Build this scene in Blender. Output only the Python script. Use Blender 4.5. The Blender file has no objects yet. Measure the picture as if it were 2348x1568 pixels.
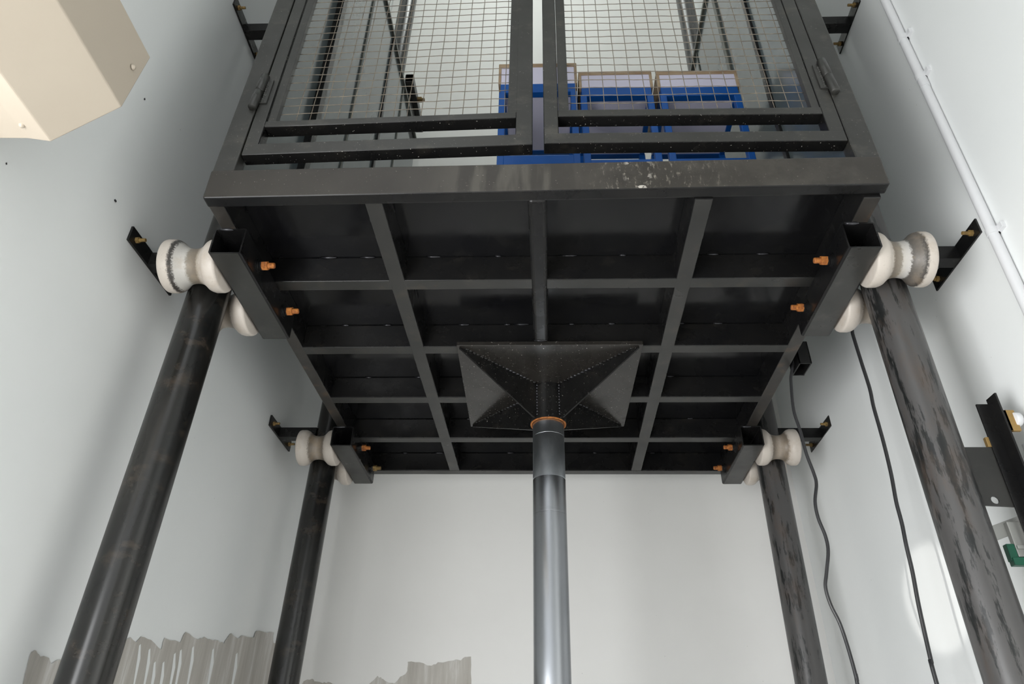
import bpy, bmesh, math, random
from mathutils import Vector, Matrix

random.seed(7)
S = bpy.context.scene
COL = S.collection
Z0 = 3.0                                   # underside of the lift platform stands 3 m above the floor

# ---------------------------------------------------------------- camera
CAM = Vector((-0.0263, -1.5056, -1.4857 + Z0))
RIGHT = Vector((0.99950756, 0.02878184, 0.01250002))
DOWN = Vector((-0.00499324, 0.53916358, -0.84218626))
FWD = Vector((-0.03097923, 0.84170912, 0.53904179))
FPX = 1631.94                              # focal length in pixels of the 2348 px frame
cam = bpy.data.cameras.new('camera')
cam.sensor_fit = 'HORIZONTAL'; cam.sensor_width = 36.0; cam.lens = FPX / 2348 * 36.0
cam.clip_start = 0.01
co = bpy.data.objects.new('camera', cam); COL.objects.link(co)
rm = Matrix((RIGHT, -DOWN, -FWD)).transposed().to_4x4()
rm.translation = CAM
co.matrix_world = rm
S.camera = co


def ray(u, v):
    return RIGHT * ((u - 1174) / FPX) + DOWN * ((v - 784) / FPX) + FWD


# ---------------------------------------------------------------- world, light, exposure
W = bpy.data.worlds.new('world'); S.world = W; W.use_nodes = True
nt = W.node_tree; nt.nodes.clear()
wo = nt.nodes.new('ShaderNodeOutputWorld'); bg = nt.nodes.new('ShaderNodeBackground')
bg.inputs['Color'].default_value = (0.95, 0.98, 1.0, 1); bg.inputs['Strength'].default_value = 1.8
nt.links.new(bg.outputs[0], wo.inputs[0])


def area(name, loc, direction, sx, sy, power, color, spread=180):
    l = bpy.data.lights.new(name, 'AREA'); l.shape = 'RECTANGLE'; l.size = sx; l.size_y = sy
    l.energy = power; l.color = color; l.spread = math.radians(spread)
    o = bpy.data.objects.new(name, l); COL.objects.link(o); o.location = loc
    o.rotation_euler = Vector(direction).to_track_quat('-Z', 'Y').to_euler()
    return o


# sun outside, falling through the shutter doorway onto the floor
sun = bpy.data.lights.new('sun', 'SUN'); sun.energy = 7.5; sun.color = (1.0, 0.965, 0.915); sun.angle = math.radians(1.0)
suno = bpy.data.objects.new('sun', sun); COL.objects.link(suno); suno.location = (-6, -12, 14)
SUN_EL, SUN_AZ = math.radians(50), math.radians(38)
suno.rotation_euler = Vector((math.cos(SUN_AZ) * math.cos(SUN_EL), math.sin(SUN_AZ) * math.cos(SUN_EL), -math.sin(SUN_EL))).to_track_quat('-Z', 'Y').to_euler()
# sky light falling in through the shutter doorway under the beige hood
area('doorway_daylight', (-1.60, -1.45, 1.20), (0.8, 0.85, 0.16), 1.4, 2.1, 64, (0.97, 0.985, 1.0), 150)
# unseen fill added at the shaft top to brighten the wall behind the cage
area('shaft_top_fill', (-0.1, 0.6, 6.4 + Z0), (0, 0.12, -1), 1.2, 0.6, 45, (0.95, 1.0, 0.96))
# added spot standing in for reflected sunlight: the bright patch on the right wall
sp = bpy.data.lights.new('sun_patch_spot', 'SPOT'); sp.energy = 230; sp.color = (1.0, 0.97, 0.92)
sp.spot_size = math.radians(6.0); sp.spot_blend = 0.3; sp.shadow_soft_size = 0.02
spo = bpy.data.objects.new('sun_patch_spot', sp); COL.objects.link(spo)
spo.location = (-1.75, -1.0, 1.9)
spo.rotation_euler = (Vector((1.41, 1.19, 2.14)) - spo.location).to_track_quat('-Z', 'Y').to_euler()

S.view_settings.view_transform = 'Standard'; S.view_settings.look = 'None'
S.view_settings.exposure = -0.10; S.view_settings.gamma = 1.0
S.view_settings.use_curve_mapping = False


# ---------------------------------------------------------------- materials
def srgb(r, g, b):
    f = lambda c: ((c / 255 + 0.055) / 1.055) ** 2.4 if c / 255 > 0.04045 else c / 255 / 12.92
    return (f(r), f(g), f(b), 1)


class Mat:
    def __init__(self, name):
        self.m = bpy.data.materials.new(name); self.m.use_nodes = True
        self.t = self.m.node_tree; self.n = self.t.nodes; self.l = self.t.links
        self.b = self.n['Principled BSDF']
        self.tc = self.n.new('ShaderNodeTexCoord')

    def noise(self, scale, detail=4, stretch=(1, 1, 1), rough=0.55):
        mp = self.n.new('ShaderNodeMapping'); mp.inputs['Scale'].default_value = stretch
        self.l.new(self.tc.outputs['Object'], mp.inputs[0])
        t = self.n.new('ShaderNodeTexNoise'); t.inputs['Scale'].default_value = scale
        t.inputs['Detail'].default_value = detail; t.inputs['Roughness'].default_value = rough
        self.l.new(mp.outputs[0], t.inputs['Vector'])
        return t.outputs['Fac']

    def ramp(self, fac, stops):
        r = self.n.new('ShaderNodeValToRGB'); e = r.color_ramp.elements
        e[0].position, e[0].color = stops[0]; e[1].position, e[1].color = stops[-1]
        for p, c in stops[1:-1]:
            k = e.new(p); k.color = c
        self.l.new(fac, r.inputs[0]); return r.outputs[0]

    def mix(self, fac, a, b):
        x = self.n.new('ShaderNodeMix'); x.data_type = 'RGBA'
        if isinstance(fac, float): x.inputs[0].default_value = fac
        else: self.l.new(fac, x.inputs[0])
        for i, v in ((6, a), (7, b)):
            if isinstance(v, tuple): x.inputs[i].default_value = v
            else: self.l.new(v, x.inputs[i])
        return x.outputs[2]

    def set(self, name, v):
        s = self.b.inputs[name]
        if hasattr(v, 'is_linked') or hasattr(v, 'links'): self.l.new(v, s)
        else: s.default_value = v

    def bump(self, fac, strength, dist=0.002):
        b = self.n.new('ShaderNodeBump'); b.inputs['Strength'].default_value = strength
        b.inputs['Distance'].default_value = dist
        self.l.new(fac, b.inputs['Height']); self.l.new(b.outputs[0], self.b.inputs['Normal'])


def g(v): return (v, v, v, 1)


def steel(name, base, alt, rough, dust=None, dust_amt=0.0, rust=0.0, specks=0.0, stretch=(1, 1, 1), spec=0.5):
    m = Mat(name); m.set('Specular IOR Level', spec)
    c = m.mix(m.ramp(m.noise(5, 5, stretch), [(0.35, g(0)), (0.7, g(1))]), base, alt)
    if dust:
        c = m.mix(m.ramp(m.noise(11, 6, (1, 1, 1.6), 0.65), [(0.55, g(0)), (0.75, g(dust_amt))]), c, dust)
    if rust:
        c = m.mix(m.ramp(m.noise(9, 8, (1, 1, 1), 0.7), [(0.68, g(0)), (0.78, g(rust))]), c, (0.22, 0.09, 0.03, 1))
    if specks:
        c = m.mix(m.ramp(m.noise(150, 2), [(0.70, g(0)), (0.73, g(specks))]), c, (0.42, 0.40, 0.36, 1))
    m.set('Base Color', c)
    m.set('Roughness', m.ramp(m.noise(8, 4, stretch), [(0.3, g(rough - 0.08)), (0.7, g(rough + 0.1))]))
    m.bump(m.noise(25, 2), 0.02)
    return m.m


M = {}
M['bar'] = steel('dull_black_bar', (0.020, 0.020, 0.0185, 1), (0.030, 0.029, 0.027, 1), 0.34, (0.09, 0.075, 0.055, 1), 0.35, 0.3)
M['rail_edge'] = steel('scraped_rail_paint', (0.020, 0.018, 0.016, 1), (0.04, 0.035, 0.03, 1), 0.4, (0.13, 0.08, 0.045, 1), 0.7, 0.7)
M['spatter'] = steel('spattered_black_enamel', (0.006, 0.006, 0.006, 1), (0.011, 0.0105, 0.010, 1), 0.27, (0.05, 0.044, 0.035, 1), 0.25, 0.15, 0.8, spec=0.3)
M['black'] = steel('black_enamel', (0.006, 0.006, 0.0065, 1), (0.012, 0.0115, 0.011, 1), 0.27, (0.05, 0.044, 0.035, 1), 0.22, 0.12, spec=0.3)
M['deck'] = steel('black_deck_sheet', (0.006, 0.006, 0.007, 1), (0.009, 0.009, 0.009, 1), 0.16, (0.03, 0.028, 0.024, 1), 0.25, spec=0.3)
def beam_mat():
    m = Mat('dusty_black_beam')
    c = m.mix(m.ramp(m.noise(6, 5), [(0.35, g(0)), (0.7, g(1))]), (0.020, 0.0165, 0.013, 1), (0.030, 0.026, 0.021, 1))
    sx = m.n.new('ShaderNodeSeparateXYZ'); m.l.new(m.tc.outputs['Object'], sx.inputs[0])
    def band(a, b, cc, d):
        r = m.n.new('ShaderNodeMapRange'); r.inputs[1].default_value = -1; r.inputs[2].default_value = 1; m.l.new(sx.outputs[0], r.inputs[0])
        k = lambda v: (v + 1) / 2
        return m.ramp(r.outputs[0], [(k(a), g(0)), (k(b), g(1)), (k(cc), g(1)), (k(d), g(0))])
    def mul(a, b):
        x = m.n.new('ShaderNodeMath'); x.operation = 'MULTIPLY'; m.l.new(a, x.inputs[0]); m.l.new(b, x.inputs[1]); return x.outputs[0]
    c = m.mix(mul(band(-0.36, -0.2, 0.05, 0.14), m.ramp(m.noise(9, 4, (1.6, 1, 0.25)), [(0.46, g(0)), (0.56, g(0.55))])), c, (0.085, 0.078, 0.064, 1))
    c = m.mix(mul(band(0.0, 0.25, 0.9, 1.0), m.ramp(m.noise(7, 6, (1, 1, 1), .7), [(0.4, g(0)), (0.66, g(0.55))])), c, (0.075, 0.068, 0.057, 1))
    c = m.mix(mul(band(0.12, 0.22, 0.34, 0.62), m.ramp(m.noise(75, 6, (1, 1, 0.35), .75), [(0.55, g(0)), (0.66, g(0.6))])), c, (0.36, 0.33, 0.27, 1))
    c = m.mix(mul(band(0.24, 0.26, 0.29, 0.33), m.ramp(m.noise(26, 4), [(0.57, g(0)), (0.60, g(0.9))])), c, (0.48, 0.45, 0.40, 1))
    c = m.mix(m.ramp(m.noise(190, 3, (1, 1, 1), .6), [(0.70, g(0)), (0.73, g(0.7))]), c, (0.36, 0.32, 0.27, 1))
    m.set('Base Color', c); m.set('Roughness', 0.46); m.bump(m.noise(70, 4), 0.05)
    return m.m


M['beam'] = beam_mat()
M['gate'] = steel('dusty_grey_gate', (0.022, 0.0215, 0.0195, 1), (0.034, 0.033, 0.030, 1), 0.40, (0.12, 0.11, 0.09, 1), 0.35, 0.2, 0.3)
M['bracket'] = steel('satin_black_tube', (0.022, 0.022, 0.020, 1), (0.034, 0.033, 0.030, 1), 0.34, (0.09, 0.085, 0.075, 1), 0.4, 0.15)
M['mount'] = steel('spattered_grey_plate', (0.017, 0.0155, 0.014, 1), (0.026, 0.023, 0.020, 1), 0.24, (0.05, 0.046, 0.04, 1), 0.3, 0.15, 0.9)
M['rail_black'] = steel('dark_rail_steel', (0.006, 0.0065, 0.0065, 1), (0.018, 0.0165, 0.014, 1), 0.24, (0.05, 0.038, 0.028, 1), 0.8, 0.5, 0, (1.5, 1.5, 0.3))
m = Mat('worn_rail_steel')
c = m.mix(m.ramp(m.noise(13, 8, (1.8, 1.8, 0.28), 0.72), [(0.455, g(0)), (0.495, g(1))]), (0.012, 0.013, 0.013, 1), (0.068, 0.065, 0.064, 1))
c = m.mix(m.ramp(m.noise(7, 6, (1, 1, 0.3), 0.7), [(0.54, g(0)), (0.70, g(0.6))]), c, (0.085, 0.058, 0.042, 1))
m.set('Base Color', c); m.set('Roughness', 0.34); m.bump(m.noise(40, 4), 0.08); M['rail_worn'] = m.m
m = Mat('rusty_steel')
m.set('Base Color', m.ramp(m.noise(70, 5, (1, 1, 1), 0.7), [(0.34, (0.05, 0.022, 0.012, 1)), (0.44, (0.28, 0.085, 0.016, 1)), (0.68, (0.50, 0.19, 0.035, 1))]))
m.set('Roughness', 0.75); m.bump(m.noise(150, 3), 0.4); M['rust'] = m.m
m = Mat('brown_rusty_bolt')
m.set('Base Color', m.ramp(m.noise(60, 4), [(0.3, (0.10, 0.06, 0.02, 1)), (0.7, (0.34, 0.22, 0.07, 1))]))
m.set('Roughness', 0.7); M['rust_dull'] = m.m
m = Mat('white_nylon')
c = m.mix(m.ramp(m.noise(14, 6, (1, 1, 1), 0.65), [(0.5, g(0)), (0.72, g(0.55))]), (0.56, 0.505, 0.45, 1), (0.42, 0.32, 0.22, 1))
m.set('Base Color', c); m.set('Roughness', 0.38); M['nylon'] = m.m


def worn_roller(name, stops, speck):
    # stops: greasy wear across the width, 0 = lift side, 1 = wall side
    m = Mat(name)
    at = m.n.new('ShaderNodeAttribute'); at.attribute_name = 'across'
    nz = m.noise(130, 6, (1, 1, 1), 0.75)
    a1 = m.n.new('ShaderNodeMath'); a1.operation = 'MULTIPLY_ADD'; m.l.new(nz, a1.inputs[0]); a1.inputs[1].default_value = 0.14; a1.inputs[2].default_value = -0.07
    a2 = m.n.new('ShaderNodeMath'); a2.operation = 'ADD'; m.l.new(at.outputs['Fac'], a2.inputs[0]); m.l.new(a1.outputs[0], a2.inputs[1])
    c = m.ramp(a2.outputs[0], stops)
    c = m.mix(m.ramp(m.noise(13, 6, (1, 1, 1), 0.65), [(0.52, g(0)), (0.75, g(0.5))]), c, (0.36, 0.27, 0.18, 1))
    c = m.mix(m.ramp(m.noise(170, 4, (1, 1, 1), 0.8), [(0.60, g(0)), (0.68, g(speck * 0.5))]), c, (0.09, 0.075, 0.06, 1))
    m.set('Base Color', c); m.set('Roughness', 0.42)
    return m.m


NY, GB, WS, GK = (0.56, 0.505, 0.45, 1), (0.19, 0.155, 0.12, 1), (0.50, 0.48, 0.45, 1), (0.045, 0.04, 0.036, 1)
M['roller_left'] = worn_roller('nylon_worn_left', [(0.0, NY), (0.30, NY), (0.36, (0.40, 0.35, 0.29, 1)), (0.40, GB), (0.55, (0.24, 0.21, 0.17, 1)), (0.60, WS), (0.74, WS), (0.765, GK), (0.80, GK), (0.835, NY), (1.0, NY)], 0.5)
M['roller_right'] = worn_roller('nylon_worn_right', [(0.0, NY), (0.29, NY), (0.34, GB), (0.46, (0.25, 0.22, 0.18, 1)), (0.50, (0.50, 0.47, 0.43, 1)), (0.60, (0.5, 0.48, 0.46, 1)), (0.63, (0.10, 0.09, 0.08, 1)), (0.74, (0.16, 0.14, 0.12, 1)), (0.80, GK), (0.84, NY), (1.0, NY)], 0.5)
M['roller_rear'] = worn_roller('nylon_worn_rear', [(0.0, NY), (0.27, NY), (0.32, (0.16, 0.13, 0.10, 1)), (0.40, (0.22, 0.18, 0.14, 1)), (0.5, (0.34, 0.29, 0.24, 1)), (0.62, (0.20, 0.165, 0.13, 1)), (0.68, (0.16, 0.13, 0.10, 1)), (0.73, NY), (1.0, NY)], 0.3)
m = Mat('hard_chrome')
m.set('Base Color', (0.35, 0.362, 0.382, 1)); m.set('Metallic', 1.0)
m.set('Roughness', 0.24); m.set('Anisotropic', 0.95)
tg = m.n.new('ShaderNodeTangent'); tg.direction_type = 'RADIAL'; tg.axis = 'Z'; m.l.new(tg.outputs[0], m.b.inputs['Tangent'])
M['chrome'] = m.m
m = Mat('dulled_chrome')
m.set('Base Color', m.ramp(m.noise(25, 5, (1, 1, 0.5)), [(0.3, (0.60, 0.64, 0.68, 1)), (0.7, (0.82, 0.85, 0.88, 1))]))
m.set('Metallic', 1.0); m.set('Roughness', 0.34); m.set('Anisotropic', 0.93)
tg = m.n.new('ShaderNodeTangent'); tg.direction_type = 'RADIAL'; tg.axis = 'Z'; m.l.new(tg.outputs[0], m.b.inputs['Tangent'])
M['chrome_dull'] = m.m


def wall_mat(name, a, b):
    m = Mat(name)
    c = m.mix(m.ramp(m.noise(1.6, 5), [(0.3, g(0)), (0.7, g(1))]), a, b)
    c = m.mix(m.ramp(m.noise(70, 1), [(0.83, g(0)), (0.84, g(0.4))]), c, (0.25, 0.24, 0.22, 1))
    m.set('Base Color', c); m.set('Roughness', 0.55)
    m.bump(m.noise(9, 5), 0.12, 0.004)
    return m.m


M['wall'] = wall_mat('white_wall_paint', (0.885, 0.90, 0.895, 1), (0.85, 0.87, 0.865, 1))
M['wall_back'] = wall_mat('warm_white_wall_paint', (0.85, 0.84, 0.82, 1), (0.81, 0.80, 0.78, 1))
m = Mat('bare_plaster')
c = m.ramp(m.noise(14, 6, (1, 1, 0.09), 0.7), [(0.36, (0.43, 0.405, 0.365, 1)), (0.55, (0.53, 0.505, 0.465, 1)), (0.66, (0.68, 0.665, 0.64, 1))])
m.set('Base Color', c); m.set('Roughness', 0.8); M['plaster'] = m.m
m = Mat('concrete')
m.set('Base Color', m.ramp(m.noise(6, 6), [(0.3, (0.42, 0.42, 0.41, 1)), (0.7, (0.52, 0.52, 0.51, 1))])); m.set('Roughness', 0.8)
M['concrete'] = m.m
m = Mat('beige_sheet_metal')
m.set('Base Color', m.mix(m.ramp(m.noise(3, 3), [(0.3, g(0)), (0.7, g(1))]), (0.52, 0.455, 0.37, 1), (0.49, 0.425, 0.345, 1)))
m.set('Roughness', 0.38); m.bump(m.noise(40, 2), 0.05); M['beige'] = m.m
m = Mat('blue_grey_sheet')
m.set('Base Color', m.mix(m.ramp(m.noise(4, 4), [(0.3, g(0)), (0.7, g(1))]), (0.10, 0.125, 0.135, 1), (0.125, 0.15, 0.155, 1)))
m.set('Roughness', 0.16); M['panel'] = m.m
m = Mat('grey_green_trim'); m.set('Base Color', (0.10, 0.105, 0.09, 1)); m.set('Roughness', 0.4); M['seam'] = m.m
m = Mat('mesh_wire')
m.set('Base Color', m.ramp(m.noise(30, 3), [(0.3, (0.12, 0.10, 0.08, 1)), (0.7, (0.26, 0.22, 0.17, 1))])); m.set('Roughness', 0.6)
m.set('Metallic', 0.2); M['wire'] = m.m
m = Mat('blue_paint'); m.set('Base Color', (0.003, 0.085, 0.36, 1)); m.set('Roughness', 0.4); M['blue'] = m.m
m = Mat('lavender_white_board'); m.set('Base Color', (0.70, 0.68, 0.83, 1)); m.set('Roughness', 0.5); M['board'] = m.m
m = Mat('brown_edge_band'); m.set('Base Color', m.ramp(m.noise(20, 4, (0.3, 1, 1)), [(0.3, (0.30, 0.20, 0.12, 1)), (0.7, (0.46, 0.35, 0.23, 1))])); m.set('Roughness', 0.6); M['brown'] = m.m
m = Mat('black_rubber'); m.set('Base Color', (0.03, 0.03, 0.032, 1)); m.set('Roughness', 0.4); M['rubber'] = m.m
m = Mat('white_plastic'); m.set('Base Color', (0.72, 0.725, 0.74, 1)); m.set('Roughness', 0.45); M['plastic'] = m.m
m = Mat('brass'); m.set('Base Color', (0.42, 0.27, 0.10, 1)); m.set('Metallic', 0.7); m.set('Roughness', 0.4); M['brass'] = m.m
m = Mat('galvanised'); m.set('Base Color', (0.42, 0.42, 0.40, 1)); m.set('Metallic', 0.6); m.set('Roughness', 0.45); M['galv'] = m.m
m = Mat('green_plastic'); m.set('Base Color', (0.006, 0.10, 0.055, 1)); m.set('Roughness', 0.4); M['green'] = m.m
m = Mat('weld_metal'); m.set('Base Color', (0.05, 0.05, 0.055, 1)); m.set('Metallic', 0.6); m.set('Roughness', 0.22); M['weld'] = m.m


# ---------------------------------------------------------------- mesh helpers
ORIGIN = {}


def car(p):      # the lift stands slightly askew in its shaft
    return (p[0] + 0.021 * p[1], p[1], p[2])


def gate_tf(p):  # the gate frame leans a little inwards
    return (p[0] + 0.0037 * p[2], p[1] + 0.0389 * p[2], p[2])


def ident(p): return p


class MB:
    def __init__(self, tf=ident):
        self.bm = bmesh.new(); self.tf = tf

    def _add(self, src, mat=0, smooth=False):
        vm = {}
        for v in src.verts:
            x, y, z = self.tf(v.co)
            vm[v] = self.bm.verts.new((x, y, z + Z0))
        for f in src.faces:
            nf = self.bm.faces.new([vm[v] for v in f.verts]); nf.material_index = mat[f] if isinstance(mat, dict) else mat
            nf.smooth = smooth or f.smooth
        src.free()

    def box(self, x0, x1, y0, y1, z0, z1, bev=0.003, mat=0, fn=None, front=None, bottom=None):
        b = bmesh.new(); bmesh.ops.create_cube(b, size=1)
        for v in b.verts:
            v.co = ((x0 + x1) / 2 + v.co.x * (x1 - x0), (y0 + y1) / 2 + v.co.y * (y1 - y0), (z0 + z1) / 2 + v.co.z * (z1 - z0))
        if bev: bmesh.ops.bevel(b, geom=b.edges[:], offset=bev, segments=3, affect='EDGES', profile=0.5)
        b.normal_update()
        keep = {}
        for f in b.faces:
            k = mat
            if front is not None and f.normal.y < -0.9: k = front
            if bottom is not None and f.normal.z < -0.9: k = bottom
            keep[f] = k
        if fn:
            for v in b.verts: v.co = fn(v.co)
        self._add(b, keep); return self

    def prism(self, poly, axis, a0, a1, mat=0, bev=0):
        """poly of 2D points in the other two axes (in order), extruded along axis"""
        b = bmesh.new()
        def mk(p, a):
            return {'x': (a, p[0], p[1]), 'y': (p[0], a, p[1]), 'z': (p[0], p[1], a)}[axis]
        A = [b.verts.new(mk(p, a0)) for p in poly]; B = [b.verts.new(mk(p, a1)) for p in poly]
        n = len(poly)
        b.faces.new(A); b.faces.new(B[::-1])
        for i in range(n): b.faces.new((A[i], B[i], B[(i + 1) % n], A[(i + 1) % n]))
        bmesh.ops.recalc_face_normals(b, faces=b.faces[:])
        if bev: bmesh.ops.bevel(b, geom=b.edges[:], offset=bev, segments=2, affect='EDGES', profile=0.5)
        self._add(b, mat); return self

    def poly_plate(self, pts, normal, th, mat=0):
        """flat plate through 3D points, thickness th centred on them"""
        n = Vector(normal).normalized() * th / 2
        b = bmesh.new()
        A = [b.verts.new(Vector(p) + n) for p in pts]; B = [b.verts.new(Vector(p) - n) for p in pts]
        k = len(pts)
        b.faces.new(A); b.faces.new(B[::-1])
        for i in range(k): b.faces.new((A[i], B[i], B[(i + 1) % k], A[(i + 1) % k]))
        bmesh.ops.recalc_face_normals(b, faces=b.faces[:])
        self._add(b, mat); return self

    def lathe(self, org, axis, prof, seg=48, mat=0, mats=None, smooth=True):
        """prof: list of (t along axis, radius)"""
        a = Vector(axis).normalized()
        u = a.orthogonal().normalized(); w = a.cross(u)
        b = bmesh.new(); rings = []
        for t, r in prof:
            c = Vector(org) + a * t
            if r < 1e-6: rings.append([b.verts.new(c)])
            else: rings.append([b.verts.new(c + (u * math.cos(2 * math.pi * i / seg) + w * math.sin(2 * math.pi * i / seg)) * r) for i in range(seg)])
        tmp = []
        for k in range(len(rings) - 1):
            R0, R1 = rings[k], rings[k + 1]
            if prof[k] == prof[k + 1]: continue            # doubled point = hard edge
            for i in range(seg):
                j = (i + 1) % seg
                if len(R0) == 1 and len(R1) == 1: continue
                if len(R0) == 1: f = b.faces.new((R0[0], R1[i], R1[j]))
                elif len(R1) == 1: f = b.faces.new((R0[i], R1[0], R0[j]))
                else: f = b.faces.new((R0[i], R1[i], R1[j], R0[j]))
                f.smooth = smooth
                f.material_index = mats[k] if mats else mat
                tmp.append(f)
        bmesh.ops.recalc_face_normals(b, faces=b.faces[:])
        vm = {}
        for v in b.verts:
            x, y, z = self.tf(v.co); vm[v] = self.bm.verts.new((x, y, z + Z0))
        for f in b.faces:
            nf = self.bm.faces.new([vm[v] for v in f.verts]); nf.material_index = f.material_index; nf.smooth = f.smooth
        b.free(); return self

    def cyl(self, p0, p1, r, seg=24, mat=0, bev=0.0):
        d = Vector(p1) - Vector(p0); L = d.length
        if bev: prof = [(0, 0), (0, r - bev), (bev, r), (L - bev, r), (L, r - bev), (L, 0)]
        else: prof = [(0, 0), (0, r), (0, r), (L, r), (L, r), (L, 0)]
        # duplicate rims so the flat caps keep a hard edge
        return self.lathe(p0, d, prof, seg, mat, smooth=seg > 8)

    def path(self, pts, r, seg=10, mat=0):
        P = [Vector(p) for p in pts]
        b = bmesh.new(); rings = []
        ref = Vector((0.31, 0.93, 0.17))
        for i, p in enumerate(P):
            t = (P[min(i + 1, len(P) - 1)] - P[max(i - 1, 0)]).normalized()
            u = (ref - t * ref.dot(t)).normalized(); w = t.cross(u)
            rings.append([b.verts.new(p + (u * math.cos(2 * math.pi * k / seg) + w * math.sin(2 * math.pi * k / seg)) * r) for k in range(seg)])
        for i in range(len(rings) - 1):
            for k in range(seg):
                j = (k + 1) % seg
                b.faces.new((rings[i][k], rings[i][j], rings[i + 1][j], rings[i + 1][k])).smooth = True
        b.faces.new(rings[0][::-1]); b.faces.new(rings[-1])
        bmesh.ops.recalc_face_normals(b, faces=b.faces[:])
        self._add(b, mat); return self

    def tube_y(self, x0, x1, z0, z1, y0, y1, t, rad=0.008, mat=0):
        """open square tube running along y with wall thickness t and rounded corners"""
        def loop(e, r):
            a0, a1, b0, b1 = x0 + e, x1 - e, z0 + e, z1 - e; out = []
            for cx, cz, st in ((a1 - r, b1 - r, 0), (a0 + r, b1 - r, 90), (a0 + r, b0 + r, 180), (a1 - r, b0 + r, 270)):
                for k in range(4):
                    a = math.radians(st + 30 * k); out.append((cx + r * math.cos(a), cz + r * math.sin(a)))
            return out
        O, I = loop(0, rad), loop(t, max(rad - t, 0.001)); n = len(O)
        b = bmesh.new()
        V = [[b.verts.new((p[0], y, p[1])) for p in L] for y in (y0, y1) for L in (O, I)]   # O0 I0 O1 I1
        for i in range(n):
            j = (i + 1) % n
            f0 = b.faces.new((V[0][i], V[2][i], V[2][j], V[0][j])); f0.material_index = 2 if abs(O[i][1] - z0) < 1e-5 and abs(O[j][1] - z0) < 1e-5 else 0; b.faces.new((V[1][i], V[1][j], V[3][j], V[3][i]))  # paler underside, darker sides: light and shade put into the tube's colour
            b.faces.new((V[0][i], V[0][j], V[1][j], V[1][i])); b.faces.new((V[2][i], V[3][i], V[3][j], V[2][j]))
        bmesh.ops.recalc_face_normals(b, faces=b.faces[:])
        self._add(b, {f: f.material_index for f in b.faces}); return self

    def blob(self, c, rx, ry, rz, mat=0):
        b = bmesh.new(); bmesh.ops.create_icosphere(b, subdivisions=1, radius=1)
        for v in b.verts:
            k = 1 + random.uniform(-.18, .18)
            v.co = (c[0] + v.co.x * rx * k, c[1] + v.co.y * ry * k, c[2] + v.co.z * rz * k)
        self._add(b, mat, True); return self

    def build(self, name, mats, parent=None, base=None, label=None):
        if not isinstance(mats, (list, tuple)): mats = [mats]
        me = bpy.data.meshes.new(name)
        o = bpy.data.objects.new(name, me); COL.objects.link(o)
        org = Vector((0, 0, 0))
        if parent is not None:
            o.parent = parent; org = ORIGIN[parent.name]
        elif base is not None:
            org = Vector((base[0], base[1], base[2] + Z0)); o.location = org
        for v in self.bm.verts: v.co -= org
        self.bm.to_mesh(me); self.bm.free()
        for k in mats: me.materials.append(M[k] if isinstance(k, str) else k)
        ORIGIN[o.name] = org
        if label: o['label'] = label
        return o


def tag(o, label, cat, group=None):
    o['label'] = label; o['category'] = cat
    if group: o['group'] = group
    return o


def thing(name, base, label, cat, group=None):
    o = bpy.data.objects.new(name, None); COL.objects.link(o)
    o.location = (base[0], base[1], base[2] + Z0); ORIGIN[o.name] = Vector(o.location)
    o.empty_display_size = 0.1
    return tag(o, label, cat, group)


def struct(mb, name, mats):
    o = mb.build(name, mats); o['kind'] = 'structure'; return o


# ---------------------------------------------------------------- room shell
FLOOR, TOP = -Z0, 6.5
YF, YB = -2.1, 2.35
lx = lambda y: -1.366 + 0.016 * y
rx = lambda y: 1.386 + 0.0225 * y


def on_plane(u, v, wall):
    d = ray(u, v); c = CAM - Vector((0, 0, Z0))
    if wall == 'L': n, k = Vector((1, -0.016, 0)), -1.366
    elif wall == 'R': n, k = Vector((1, -0.0225, 0)), 1.386
    else: n, k = Vector((0, 1, 0)), YB
    return c + d * ((k - n.dot(c)) / n.dot(d))


def patch(mb, px, wall, normal, mat, off=0.0008):
    pts = [on_plane(u, v, wall) + Vector(normal) * off for u, v in px]
    b = bmesh.new(); f = b.faces.new([b.verts.new(p) for p in pts])
    bmesh.ops.recalc_face_normals(b, faces=b.faces[:]); f.normal_update()
    if f.normal.dot(Vector(normal)) < 0: f.normal_flip()
    bmesh.ops.triangulate(b, faces=b.faces[:])
    mb._add(b, mat)


def rag(pts, n=3, amp=3.0):
    """break the straight stretches of an outline into a ragged edge"""
    out = []
    for i in range(len(pts) - 1):
        (a, b), (c, d) = pts[i], pts[i + 1]
        for k in range(n):
            t = k / n
            out.append((a + (c - a) * t + (random.uniform(-amp, amp) if k else 0) * 0.5, b + (d - b) * t + (random.uniform(-amp, amp) if k else 0)))
    out.append(pts[-1]); return out


w = MB().prism([(lx(-.5), -.5), (lx(-.5) - .2, -.5), (lx(YB) - .2, YB + .2), (lx(YB), YB + .2)], 'z', FLOOR, TOP)
w.prism([(lx(YF), YF), (lx(YF) - .2, YF), (lx(-.5) - .2, -.5), (lx(-.5), -.5)], 'z', -0.20, TOP)
left_patch = rag([(48, 1640), (52, 1568), (60, 1535), (72, 1494), (82, 1491), (92, 1505), (112, 1508), (118, 1522), (130, 1513), (150, 1516),
                  (200, 1500), (250, 1480), (290, 1466), (300, 1461), (312, 1473), (322, 1459), (346, 1467), (369, 1489), (377, 1462), (413, 1473),
                  (425, 1449), (455, 1466), (468, 1460), (480, 1465), (500, 1468), (513, 1476), (521, 1462), (530, 1452), (545, 1464), (556, 1457),
                  (582, 1461), (587, 1447), (612, 1451), (628, 1450), (627, 1474), (640, 1482), (640, 1640)], 3, 2.5)
patch(w, left_patch, 'L', (1, 0, 0), 1)
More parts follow.
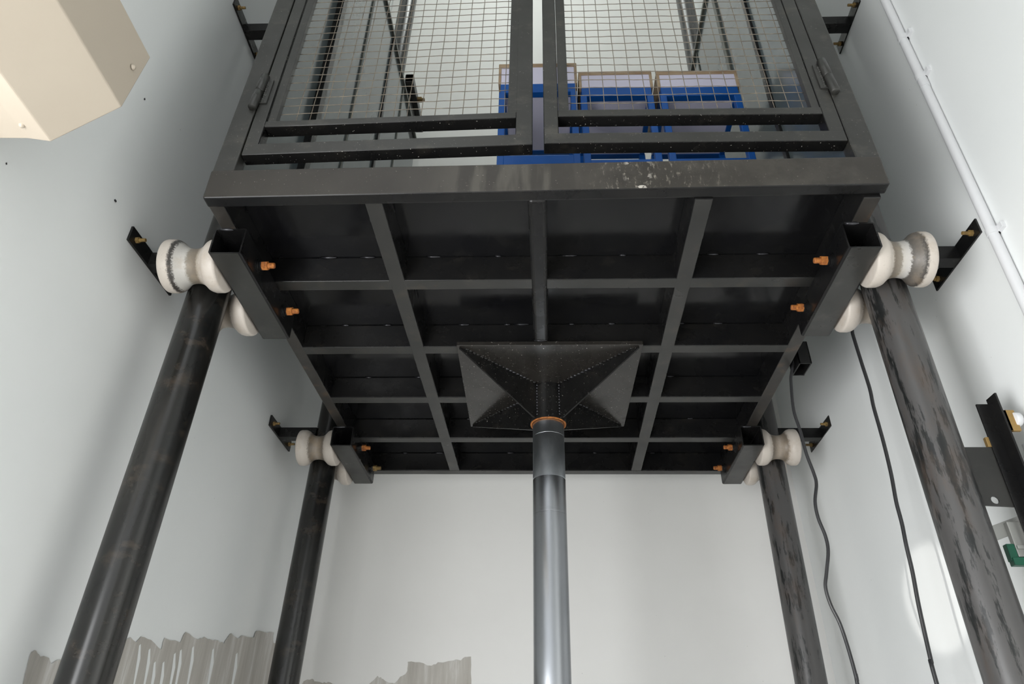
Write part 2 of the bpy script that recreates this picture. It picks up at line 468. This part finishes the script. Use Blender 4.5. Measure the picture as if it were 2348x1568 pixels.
for u, v in ((318, 1480), (340, 1490), (398, 1500), (412, 1492), (440, 1485), (486, 1490), (540, 1500), (352, 1520), (372, 1520)):
    patch(w, [(u, v), (u + 4, v - 4), (u + 3, v + 30), (u - 10, v + 90), (u - 14, v + 92), (u - 4, v + 30)], 'L', (1, 0, 0), 0, 0.0014)
for u, v in ((263, 459), (265, 461), (14, 375), (331, 227)):
    patch(w, [(u - 2, v - 1), (u + 1, v - 3), (u + 2, v + 2), (u - 1, v + 3)], 'L', (1, 0, 0), 2, 0.001)
struct(w, 'wall_left', ['wall', 'plaster', 'rubber'])

w = MB()
w.prism([(rx(YF), YF), (rx(YF) + .2, YF), (rx(YB) + .2, YB + .2), (rx(YB), YB + .2)], 'z', FLOOR, TOP)
patch(w, rag([(2150, 1640), (2155, 1572), (2168, 1556), (2185, 1552), (2205, 1558), (2222, 1552), (2250, 1560), (2260, 1640)], 3, 3), 'R', (-1, 0, 0), 1)
struct(w, 'wall_right', ['wall', 'plaster'])

w = MB().prism([(lx(YB), YB), (rx(YB), YB), (rx(YB), YB + .2), (lx(YB), YB + .2)], 'z', FLOOR, TOP)
patch(w, rag([(640, 1640), (690, 1572), (700, 1560), (716, 1556), (722, 1562), (740, 1566), (752, 1563), (768, 1568), (840, 1572), (852, 1563), (866, 1549), (876, 1556), (886, 1562), (905, 1566),
              (925, 1548), (934, 1538), (935, 1517), (962, 1518), (990, 1526), (1004, 1518), (1040, 1514), (1056, 1514), (1066, 1506), (1080, 1505), (1081, 1560), (1080, 1640)], 3, 2.5), 'B', (0, -1, 0), 1)
struct(w, 'wall_back', ['wall_back', 'plaster'])
w = MB().box(0.1, rx(YF) + .2, YF - .2, YF, FLOOR, TOP, 0)  # unseen wall, shaped to hold off sun and steer daylight to the right wall
w.box(-0.32, -0.24, YF - .12, YF - .04, FLOOR, 3.2, 0)  # unseen post added to draw a dark line in the chrome's reflection
w.box(lx(YF) - .2, 0.1, YF - .2, YF, 3.2, TOP, 0)
struct(w, 'wall_front', 'wall')
struct(MB().box(-1.9, 2.0, YF - .2, YB + .2, FLOOR - .1, FLOOR, 0), 'floor', 'concrete')
struct(MB().box(-1.9, 2.0, YF, YB + .2, TOP, TOP + .1, 0), 'ceiling', 'wall')
struct(MB().box(-40, 40, -40, 40, FLOOR - .3, FLOOR - .12, 0), 'ground', 'concrete')

# ---------------------------------------------------------------- goods lift
lift = thing('goods_lift', (0, 1.08, 0), 'black steel goods lift with open grid underside and wire mesh gates', 'lift')
ZP = 0.1048
XL, XR = -0.531, 0.447


def tilt(p): return (p[0], p[1], p[2] + 0.0123 * p[0])


m = MB(car); m.box(-1.0, 1.0, 0, 0.0437, 0, 0.114, 0.006, 1, tilt, front=0)
m.build('front_beam', ['beam', 'black'], lift, label='dusty front beam of the lift floor with paint splashes')
ys = [0.4222, 0.8475, 1.2672, 1.6869, 2.1031]
WB = 0.053
for i, y in enumerate(ys):
    m = MB(car)
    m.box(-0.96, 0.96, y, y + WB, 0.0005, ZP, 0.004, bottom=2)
    if i < 4 or True:
        for x in [-0.78, -0.62, -0.35, -0.18, -0.05, 0.13, 0.3, 0.56, 0.72]:
            if random.random() < .8:
                m.blob((x + random.uniform(-.05, .05), y - 0.002, ZP - 0.002), random.uniform(.012, .035), .004, .004, 1)
    m.build('cross_bar' if i < 4 else 'rear_beam', ['black', 'weld', 'bar'], lift)  # underside paler and duller than the sides
for x0, x1 in ((XL, XL + 0.0544), (XR, XR + 0.0544)):
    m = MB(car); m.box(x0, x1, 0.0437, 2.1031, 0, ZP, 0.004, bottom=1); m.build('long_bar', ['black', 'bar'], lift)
for x0, x1 in ((-1.004, -0.957), (0.936, 0.987)):
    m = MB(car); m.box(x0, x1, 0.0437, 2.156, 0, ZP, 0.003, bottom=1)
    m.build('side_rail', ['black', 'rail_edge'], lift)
m = MB(car); m.box(-0.044, 0.012, 0.036, 0.803, -0.006, 0.05, 0.013)
m.blob((-0.016, 0.036, 0.012), .03, .005, .008, 1); m.blob((-0.016, 0.803, 0.0), .028, .004, .006, 1)
m.build('centre_stub', ['black', 'weld'], lift, label='short rounded tube under the middle of the floor')
m = MB(car); m.box(-0.99, 0.99, 0.03, 2.15, ZP, ZP + 0.006, 0)
m.build('deck_plate', ['deck'], lift, label='glossy black floor sheet')

# ram mount: square plate, four gussets and a socket
AX, AY = 0.031, 1.167
m = MB(); h = 0.357
m.box(AX - h, AX + h + .004, AY - h, AY + h, -0.018, 0.0, 0.002)
mount = m.build('ram_mount', ['mount'], lift, label='square plate with four welded gussets under the floor')
TB = -0.166
for sx, sy in ((-1, -1), (1, -1), (1, 1), (-1, 1)):
    m = MB(); q = 0.345
    u = Vector((sx, sy, 0)).normalized()
    c = Vector((AX, AY, 0))
    pts = [c + u * 0.066 + Vector((0, 0, -.018)), c + u * q * 1.414 + Vector((0, 0, -.018)), c + u * (q * 1.414) + Vector((0, 0, -.025)), c + u * 0.086 + Vector((0, 0, -.178)), c + u * 0.066 + Vector((0, 0, -.178))]
    m.poly_plate(pts, (-u.y, u.x, 0), 0.007)
    for k in range(11):   # beads of weld down the socket
        for s in (-1, 1):
            off = Vector((-u.y, u.x, 0)) * s * 0.006
            p = c + u * 0.071 + off + Vector((0, 0, -0.025 - k * 0.0135)); m.blob(p, .005, .005, .0065, 1)
    for k in range(20):
        for s in (-1, 1):
            off = Vector((-u.y, u.x, 0)) * s * 0.0045
            p = c + u * (0.085 + k * 0.0195) + off + Vector((0, 0, -0.0182)); m.blob(p, .011, .011, .0022, 1 if 2 < k < 9 else 0)
    m.build('gusset', ['spatter', 'weld'], mount)
m = MB().lathe((AX, AY, 0), (0, 0, -1), [(0.018, 0.071), (0.163, 0.071), (0.163, 0.071), (0.163, 0.0735), (0.163, 0.0735), (0.183, 0.0740)], 64)
m.build('socket', ['spatter'], mount)
m = MB().lathe((AX, AY, 0), (0, 0, -1), [(0.1815, 0.0742), (0.1855, 0.0732), (0.1855, 0.0700), (0.183, 0.0665), (0.165, 0.0655)], 64)
m.build('socket_rim', ['rust'], mount, label='rust-orange rim of the socket')

# roller brackets
ROLLER = [(-0.0925, 0.0), (-0.0925, 0.080), (-0.0890, 0.0855), (-0.084, 0.0872), (-0.064, 0.0872), (-0.060, 0.0858), (-0.0555, 0.0845), (-0.050, 0.0815), (-0.042, 0.0735), (-0.033, 0.0655),
          (-0.022, 0.0598), (-0.010, 0.0572), (0.0, 0.0565)]
ROLLER = ROLLER + [(-a, b) for a, b in ROLLER[-2::-1]]
def hexnut(m, x, y, z, d, r, L, mat=0):
    m.lathe((x, y, z), (d, 0, 0), [(0, 0), (0, r), (0, r), (L, r), (L, r), (L, 0)], 6, mat, smooth=False)


def roller_bracket(side, y0, yc, label, dull=(), z=0.0):
    """open tube under the side rail with two nylon rollers gripping the guide rail"""
    o = -1.0232 if side < 0 else 1.0055
    x0, x1 = (o, o + 0.1009) if side < 0 else (o - 0.1009, o)
    m = MB(car); m.tube_y(x0, x1, z - 0.1005, z + 0.0, y0, y0 + 0.4797, 0.005)
    m.blob(((x0 + x1) / 2 - .015, y0 + .002, z - .003), .03, .006, .006, 1)
    br = m.build('roller_bracket', ['black', 'weld', 'bracket'], lift, label=label)
    xin = x1 if side < 0 else x0
    sgn = -side                                   # towards the lift's middle
    for k, dy in enumerate((-0.1275, 0.1275)):
        y = yc + dy; xc = (x0 + x1) / 2 + side * 0.0505 + side * 0.096
        m = MB(car); m.lathe((xc, y, z - 0.05), (1, 0, 0), ROLLER, 64)
        ro = m.build('roller', ['roller_rear' if y0 > 1 or k == 1 else 'roller_left' if side < 0 else 'roller_right'], br, label='white nylon roller with a worn groove')
        xw = xc + 0.021 * y
        at = ro.data.attributes.new('across', 'FLOAT', 'POINT')
        for v in ro.data.vertices: at.data[v.index].value = 0.5 + side * (v.co.x + ORIGIN[ro.name].x - xw) / 0.185
        m = MB(car)
        m.cyl((xin, y, z - .05), (xin + sgn * .004, y, z - .05), 0.0245, 32, 1)
        m.cyl((xin + sgn * .003, y, z - .05), (xin + sgn * .008, y, z - .05), 0.0195, 32, 1)
        hexnut(m, xin + sgn * .008, y, z - .05, sgn, 0.0150, 0.007, 1)
        hexnut(m, xin + sgn * .015, y, z - .05, sgn, 0.0152, 0.019)
        L = 0.020
        prof = [(0, 0.0096)]
        for q in range(6): prof += [(0.0008 + q * L / 6, 0.0098), (0.0008 + (q + .5) * L / 6, 0.0088)]
        prof += [(L + .001, 0.0085), (L + .002, 0.0)]
        m.lathe((xin + sgn * .034, y, z - .05), (sgn, 0, 0), prof, 20, 0)
        m.build('bolt', ['rust' if k not in dull else 'rust_dull', 'black'], br, label='rust-orange bolt end with hex nut and washer')
    return br


roller_bracket(-1, 0.1494, 0.400, 'front roller bracket by the left wall')
roller_bracket(1, 0.1494, 0.397, 'front roller bracket by the right wall')
roller_bracket(-1, 1.556, 1.82, 'rear roller bracket by the left wall', dull=(1,))
roller_bracket(1, 1.556, 1.815, 'rear roller bracket by the right wall')
# upper bracket on top of the left side panel
m = MB(car); m.tube_y(-0.975, -0.915, 2.80, 2.88, 1.74, 2.20, 0.005); ub = m.build('upper_bracket', ['black', 'weld', 'bracket'], lift)
m = MB(car); m.cyl((-0.915, 1.93, 2.84), (-0.865, 1.93, 2.84), 0.012, 16); hexnut(m, -0.915, 1.93, 2.84, 1, 0.022, 0.03)
m.build('bolt', ['rust_dull'], ub)
m = MB(car); m.box(-0.975, -0.945, 1.80, 2.1, 2.45, 2.80, 0.002); m.build('upper_post', ['black'], lift)

# stub of tube on the right side rail
m = MB(ident)
for a in ((1.040, 1.046, .984, 1.085), (1.040, 1.091, .984, .989), (1.086, 1.091, .984, 1.085), (1.040, 1.091, 1.080, 1.085)):
    m.box(a[0], a[1], a[2], a[3], 0.0, 0.105, 0.001)
m.build('side_stub', ['black'], lift)

# gate posts, doors
for x0, x1, z0 in ((-0.9986, -0.9325, 0.100), (0.9295, 1.002, 0.124)):
    m = MB(gate_tf); m.box(x0, x1, 0.0, 0.05, z0, 2.46, 0.004); m.build('gate_post', ['gate'], lift)
m = MB(gate_tf); m.box(-0.9986, 1.002, 0.0, 0.05, 2.46, 2.53, 0.004); m.build('gate_header', ['gate'], lift)


def wire_mesh(m, x0, x1, zb, zt, sag):
    y = 0.022; r = 0.00135
    n = int(round((x1 - x0) / 0.0453))
    for i in range(n):
        x = x1 - 0.012 - i * 0.0453 if sag else x0 + 0.028 + i * 0.0453
        if not x0 < x < x1: continue
        ph = random.uniform(0, 6); k = (x - x0) / (x1 - x0); za = zb(x) - .004
        N = 80
        m.path([(x + 0.0006 * math.sin(j * .5 + ph), y + 0.0016, za + (zt - za) * j / N) for j in range(N + 1)], r, 5)
    rows = int((zt - 0.37) / 0.0418) + 1
    for jz in range(rows):
        N = 48; ph = random.uniform(0, 6); sl = random.uniform(-.004, .004)
        pts = []
        for j in range(N + 1):
            x = x0 - .004 + (x1 - x0 + .008) * j / N
            pts.append((x, y - 0.0014, zb(x) + 0.013 + jz * 0.0418 + 0.0013 * math.sin(j * .33 + ph) + 0.0006 * math.sin(j * 1.7 + ph) + sl * (j / N)))
        if pts[0][2] < zt: m.path(pts, r, 5)


def door(side):
    if side < 0:
        x0, x1, dz = -0.929, -0.0285, lambda x: 0.031 * (x + 0.929) / 0.9
        B = 0.174; slot = (-0.885, -0.082); mesh = (-0.853, -0.108); zs0, zs1, zm = 0.225, 0.305, 0.334
        strips = ((-0.879, -0.853), (-0.108, -0.076))
    else:
        x0, x1, dz = 0.0065, 0.9275, lambda x: -0.006 * (x - 0.0065) / 0.9
        B = 0.209; slot = (0.053, 0.880); mesh = (0.087, 0.853); zs0, zs1, zm = 0.2575, 0.337, 0.371
        strips = ((0.055, 0.087), (0.853, 0.878))
    T = 2.40
    fn = lambda p: (p[0], p[1], p[2] + dz(p[0]))
    y0, y1 = 0.001, 0.046
    m = MB(gate_tf)
    m.box(x0, x1, y0, y1, B, zs0, 0.004, 1, fn, front=0)                       # bottom rail
    m.box(x0, slot[0], y0, y1, zs0 - .004, T, 0.004, 1, fn, front=0)  # faces off the front made blacker, shade put into the colour
    m.box(slot[1], x1, y0, y1, zs0 - .004, T, 0.004, 1, fn, front=0)
    m.box(slot[0] - .002, slot[1] + .002, y0, y1, zs1, zm, 0.004, 1, fn, front=0)
    m.box(x0, x1, y0, y1, T, T + .05, 0.004, 1, fn, front=0)
    d = m.build('gate_door', ['gate', 'spatter'], lift, label='mesh gate leaf hung on the left post' if side < 0 else 'mesh gate leaf hung on the right post')
    m = MB(gate_tf)
    for a, b in strips: m.box(a, b, y0 + .001, y0 + .022, zm - .002, T, 0.001, 0, fn)
    m.build('mesh_frame', ['gate'], d)
    m = MB(gate_tf); wire_mesh(m, mesh[0], mesh[1], lambda x: zm + dz(x), 2.38, side < 0)
    m.build('wire_mesh', ['wire'], d)
    m = MB(gate_tf)
    if side < 0: p0, p1 = (-0.9405, -0.009, 0.392), (-0.931, -0.009, 0.560)
    else: p0, p1 = (0.9395, -0.009, 0.425), (0.931, -0.009, 0.595)
    a, b = Vector(p0), Vector(p1); mid = a + (b - a) * .5
    m.cyl(a, mid, .0145, 24, 0, .003); m.cyl(mid, b, .0145, 24, 0, .003)
    m.box(mid.x + side * -.004 - (0.03 if side > 0 else 0), mid.x + side * -.004 + (0.03 if side < 0 else 0), -.004, .003, a.z + .03, b.z - .015, .001)
    for k in range(10): m.blob((mid.x - side * .018, -.003, a.z + .04 + k * .011), .006, .004, .008)
    m.build('hinge', ['bracket'], d)


door(-1); door(1)

# side panels of the cage
def side_panel(xo, xi, label, ribs, top):
    m = MB(car); m.box(xo, xi, 0.055, 2.12, 0.112, top, 0.001)
    p = m.build('side_panel', ['panel'], lift, label=label)
    xin = max(xo, xi) if xo < 0 else min(xo, xi); s = 1 if xo < 0 else -1
    for y, wd, dp, mat in ribs:
        m = MB(car); a, b = sorted((xin, xin + s * dp)); m.box(a, b, y, y + wd, 0.112, top - .01, 0.002); m.build('panel_rib', [mat], p)
    m = MB(car); a, b = sorted((xin - s * .01, xin + s * .014)); m.box(a, b, 0.055, 2.13, top - .006, top + .02, 0.002)
    m.build('top_trim', ['seam'], p)


side_panel(-0.955, -0.945, 'blue-grey sheet panel by the left wall', [(0.415, 0.045, 0.03, 'black'), (0.82, 0.012, 0.008, 'seam'), (0.845, 0.03, 0.004, 'panel'), (1.25, 0.03, 0.012, 'black'), (1.62, .012, .008, 'seam')], 2.60)
side_panel(0.95, 0.94, 'glossy blue-grey sheet panel by the right wall', [(0.42, 0.03, 0.012, 'black'), (0.75, 0.035, 0.01, 'seam'), (1.2, .012, .006, 'seam')], 2.33)

# ---------------------------------------------------------------- hydraulic ram
ram = thing('hydraulic_ram', (AX, AY, -Z0), 'tall polished chrome hydraulic ram standing under the lift', 'hydraulic ram')
def hard(p): return [q for k, q in enumerate(p) for _ in range(2 if 0 < k < len(p) - 1 else 1)]


m = MB().lathe((AX, AY, 0), (0, 0, -1), hard([(0.10, 0.0645), (0.243, 0.0645), (0.2435, 0.0643), (0.2445, 0.0643), (0.245, 0.0645), (0.4245, 0.0645), (0.4252, 0.0635), (0.4275, 0.0635)]), 64)
m.build('rod_head', ['chrome_dull'], ram, label='duller upper end of the chrome rod')
m = MB().lathe((AX, AY, 0), (0, 0, -1), hard([(0.4272, 0.0635), (0.4275, 0.0646), (0.555, 0.0646), (0.5553, 0.0643), (0.5585, 0.0643), (0.5588, 0.0646), (0.5685, 0.0646), (0.569, 0.0643), (0.571, 0.0643), (0.5715, 0.0645), (1.9, 0.0645)]), 64)
m.build('chrome_rod', ['chrome'], ram)
m = MB().lathe((AX, AY, 0), (0, 0, -1), hard([(1.85, 0.066), (1.85, 0.105), (1.9, 0.105), (1.9, 0.095), (Z0 - .02, 0.095), (Z0 - .02, .14), (Z0, .14), (Z0, 0)]), 64)
m.build('barrel', ['rail_black'], ram)

# ---------------------------------------------------------------- guide rails
def guide_rail(x0, y0, slope, mat, label, arms, side):
    """vertical pipe; arms = list of (z, plate y centre, plate half length)"""
    top = 6.4
    P = lambda z: Vector((x0 + slope * z, y0, z))
    r = thing('guide_rail', P(-Z0), label, 'guide rail', 'round steel guide rails of the lift')
    m = MB(); m.cyl(P(-Z0), P(top), 0.0655, 48); m.build('pipe', [mat], r)
    for z, yc, hl, zo in arms:
        p = P(z); wx = (lx if side < 0 else rx)
        m = MB()
        xa, xb = sorted((p.x + side * 0.055, wx(yc) - side * 0.004))
        m.box(xa, xb, yc - .025, yc + .025, z - .027, z + .027, 0.002)
        pts = [(wx(yc - hl) - side * .004, yc - hl, z - .027 + zo), (wx(yc + hl) - side * .004, yc + hl, z - .027 + zo), (wx(yc + hl) - side * .004, yc + hl, z + .03 + zo), (wx(yc - hl) - side * .004, yc - hl, z + .03 + zo)]
        m.poly_plate(pts, (1, 0, 0), 0.008)
        b = m.build('wall_bracket', ['black'], r)
        for e in (-1, 1):
            y = yc + e * (hl - .035); xw = wx(y) - side * .008
            m = MB(); hexnut(m, xw, y, z, -side, .011, .010); m.cyl((xw - side * .01, y, z), (xw - side * .032, y, z), .006, 12)
            m.build('anchor_bolt', ['rust_dull'], b)
    return r


guide_rail(-1.121, 0.400, 0.018, 'rail_black', 'black guide rail at the front by the left wall', [(0.068, 0.398, 0.155, 0), (1.50, 0.47, 0.155, 0)], -1)
fr = guide_rail(1.122, 0.400, 0.003, 'rail_worn', 'worn grey guide rail at the front by the right wall, carrying a limit switch', [(0.062, 0.395, 0.155, 0), (1.455, 0.46, 0.13, 0)], 1)
guide_rail(-1.0885, 1.82, 0.016, 'rail_black', 'black guide rail at the rear by the left wall, behind the ram', [(0.075, 1.80, 0.158, 0)], -1)
guide_rail(1.141, 1.82, 0.010, 'rail_worn', 'worn dark guide rail at the rear by the right wall, behind the hanging cables', [(0.085, 1.835, 0.158, 0)], 1)

# limit switch holder welded to the front right rail
m = MB()
outer = [(1.170, -0.630), (1.275, -0.630), (1.275, -0.805), (1.170, -0.800)]
hole = [(1.228 + .011 * math.cos(a * math.pi / 8), -0.786 + .011 * math.sin(a * math.pi / 8)) for a in range(16)]
b = bmesh.new()
for y in (0.397, 0.403):
    vo = [b.verts.new((p[0], y, p[1])) for p in outer]; vh = [b.verts.new((p[0], y, p[1])) for p in hole]
    eo = [b.edges.new((vo[i], vo[(i + 1) % 4])) for i in range(4)]; eh = [b.edges.new((vh[i], vh[(i + 1) % 16])) for i in range(16)]
    bmesh.ops.triangle_fill(b, edges=eo + eh, use_beauty=True)
    if y < 0.4: first = (vo, vh)
for A, B in ((first[0], vo), (first[1], vh)):
    n = len(A)
    for i in range(n): b.faces.new((A[i], A[(i + 1) % n], B[(i + 1) % n], B[i]))
bmesh.ops.recalc_face_normals(b, faces=b.faces[:])
m._add(b)
m.build('switch_plate', ['bracket'], fr, label='grey plate welded to the rail with a round hole')
m = MB()
m.box(1.271, 1.311, 0.392, 0.398, -1.7, -0.495, 0.001)
m.box(1.306, 1.312, 0.350, 0.396, -1.7, -0.480, 0.001)
ang = m.build('angle_bar', ['black'], fr)
m = MB(); m.box(1.312, 1.342, 0.352, 0.362, -0.60, -0.535, 0.001); m.box(1.312, 1.320, 0.352, 0.385, -0.60, -0.535, 0.001)
m.build('switch_clamp', ['brass'], fr)
m = MB(); m.box(1.262, 1.276, 0.394, 0.406, -0.630, -0.600, 0.001); m.build('clamp_nut', ['brass'], fr)
m = MB(); m.cyl((1.335, 0.357, -0.563), (1.352, 0.357, -0.563), .020, 24, 0, .002); m.build('switch_button', ['plastic'], fr)
m = MB(); m.cyl((1.352, 0.357, -0.563), (1.378, 0.357, -0.563), .006, 16); m.build('switch_pin', ['rust_dull'], fr)
m = MB()
m.box(1.215, 1.300, 0.430, 0.434, -0.875, -0.835, 0.001, 0, lambda p: Vector((p.x, p.y, p.z + (p.x - 1.25) * 0.35)))
m.box(1.248, 1.282, 0.415, 0.432, -0.935, -0.840, 0.002); m.box(1.250, 1.305, 0.41, 0.42, -0.915, -0.905, 0.001)
m.box(1.282, 1.300, 0.40, 0.432, -0.96, -0.83, 0.001)
m.build('terminal_rail', ['galv'], fr)
m = MB(); m.box(1.226, 1.2475, 0.416, 0.434, -0.945, -0.900, 0.002); m.box(1.228, 1.266, 0.412, 0.433, -0.957, -0.9365, 0.002)
m.build('terminal_block', ['green'], fr)
m = MB(); m.path([(1.37, 0.40, -0.62 - i * .09 + 0) if i % 1 == 0 else 0 for i in range(14)], .009, 10)
m.build('switch_lead', ['plastic'], fr)

# ---------------------------------------------------------------- conduit, cables, hood
con = thing('conduit_pipe', (rx(.18) - .016, 0.18, -1.8), 'white plastic conduit pipe clipped upright to the right wall', 'pipe')
cx = rx(.18) - 0.0195
m = MB(); m.cyl((cx, 0.18, -1.8), (cx, 0.185, 6.4), 0.0155, 32); m.cyl((cx, 0.18, 0.66), (cx, .18, 0.74), .0165, 32); m.build('tube', ['plastic'], con)
for z in (0.942, 0.717, -0.018, -1.0, 2.2):
    m = MB(); m.cyl((cx, 0.18, z - .011), (cx, 0.18, z + .011), 0.0185, 32)
    m.box(cx + .004, rx(.18) + .001, 0.140, 0.180, z - .011, z + .011, .002)
    m.build('saddle_clip', ['plastic'], con)


def smooth(pts, n=6):
    P = [Vector(p) for p in pts]; out = []
    for i in range(len(P) - 1):
        a, b, c, d = P[max(i - 1, 0)], P[i], P[i + 1], P[min(i + 2, len(P) - 1)]
        for k in range(n):
            t = k / n
            out.append(0.5 * ((2 * b) + (c - a) * t + (2 * a - 5 * b + 4 * c - d) * t * t + (3 * b - a - 3 * c + d) * t ** 3))
    out.append(P[-1]); return out


def hang(px, y):
    c = CAM - Vector((0, 0, Z0)); out = []
    for u, v in px:
        d = ray(u, v); out.append(c + d * ((y - c.y) / d.y))
    return out


p1 = hang([(1815, 855), (1814, 880), (1820, 940), (1834, 985), (1849, 1040), (1866, 1085), (1872, 1110), (1869, 1150), (1876, 1187), (1893, 1230), (1899, 1265), (1895, 1315), (1893, 1347), (1905, 1387), (1926, 1430), (1946, 1490), (1965, 1560), (1972, 1600)], 1.035)
p1 = [Vector((1.062, 1.04, 0.09))] + p1 + [Vector((p1[-1].x - .03, 1.03, -2.0)), Vector((p1[-1].x + .02, 1.03, -2.9))]
cb = MB().path(smooth(p1), 0.0062, 10)
o = cb.build('cable', ['rubber'], None, (p1[-1].x, 1.03, -2.9)); tag(o, 'black cable with sharp bends hanging out of the stub tube, beside the rear rail', 'cable', 'loose black cables')
p2 = hang([(1950, 740), (1955, 765), (1975, 830), (1994, 890), (2003, 932), (2018, 985), (2030, 1030), (2044, 1090), (2055, 1150), (2068, 1200), (2078, 1250), (2092, 1310), (2105, 1380), (2120, 1450), (2136, 1520), (2150, 1575)], 0.98)
p2 = [Vector((1.20, 0.97, 0.3))] + p2 + [Vector((p2[-1].x, .98, -2.0)), Vector((p2[-1].x + .01, .98, -2.95))]
p2 = [p2[0]] + [Vector((min(p.x, rx(.98) - .02), p.y, p.z)) for p in p2[1:]]
o = MB().path(smooth(p2), 0.0068, 10).build('cable', ['rubber'], None, (p2[-1].x, .98, -2.95))
tag(o, 'gently curving black cable hanging behind the front rail, close to the right wall', 'cable', 'loose black cables')

hd = thing('shutter_hood', (-1.18, -2.0, -0.22), 'beige folded sheet metal hood along the left wall', 'hood')
m = MB()
sec = [(lx(-.4) - .01, -0.205), (-1.20, -0.210), (-1.141, -0.222), (-1.011, -0.104), (-0.996, 0.084), (-1.10, 0.20), (lx(-.4) - .01, 0.20)]
m.prism(sec, 'y', -2.0, -0.4, 0, 0.003); m.build('casing', ['beige'], hd)
for p, n in (((-0.9995, -0.434, 0.0), (1, 0, 0.05)), ((-1.187, -0.442, -0.213), (0, 0, -1))):
    m = MB(); q = Vector(p); d = Vector(n).normalized(); m.lathe(q, d, [(0, .007), (.003, .006), (.006, .0035), (.0065, 0)], 16); m.build('screw', ['beige'], hd)

# ---------------------------------------------------------------- blue stands inside the lift
def stand(x0, x1, top, y0, label, box_h, low):
    yb = y0 + 0.36; zf = 0.112
    t = thing('blue_stand', ((x0 + x1) / 2, y0 + .18, zf), label, 'stand', 'blue-framed stands inside the lift')
    zb = top - box_h                              # underside of the boxed top
    m = MB(car); m.box(x0, x1, y0 - .004, yb, top - .022, top, .003)
    m.box(x0, x0 + .012, y0 - .002, yb, zb, top - .02, .002); m.box(x1 - .012, x1, y0 - .002, yb, zb, top - .02, .002)
    m.build('top', ['brown'], t, label='brown edging round the white box top')
    m = MB(car); m.box(x0 + .012, x1 - .012, y0, y0 + .012, zb, top - .022, .001); m.build('front_board', ['board'], t)
    m = MB(car); m.box(x0 + .03, x1 - .03, y0 + .02, yb - .02, zb - .052, zb - .044, .001); m.build('underside_board', ['board'], t)
    m = MB(car)
    m.box(x0 + .01, x1 - .01, y0, y0 + .03, zb - .055, zb, .002); m.box(x0 + .01, x1 - .01, yb - .03, yb, zb - .055, zb, .002)
    for a in (x0 + .008, x1 - .03): m.box(a, a + .022, y0 + .02, yb - .02, zb - .06, zb, .002)
    m.build('apron', ['blue'], t)
    for a in (x0 + .004, x1 - .032):
        for q in (y0, yb - .028):
            m = MB(car); m.box(a, a + .028, q, q + .028, zf, zb - .05, .003); m.build('leg', ['blue'], t)
    m = MB(car); m.box(x0 + .03, x1 - .03, y0 + .002, y0 + .026, .60, low, .002)
    m.build('stretcher', ['blue'], t)


stand(-0.187, 0.157, 1.268, 0.50, 'blue-framed stand with white boxed top, tallest of three, behind the gap between the gates', .135, .692)
stand(0.163, 0.482, 1.206, 0.50, 'blue-framed stand with white boxed top, middle one of three behind the mesh', .105, .662)
stand(0.502, 0.850, 1.200, 0.50, 'blue-framed stand with white boxed top, next to the right side panel', .105, .662)
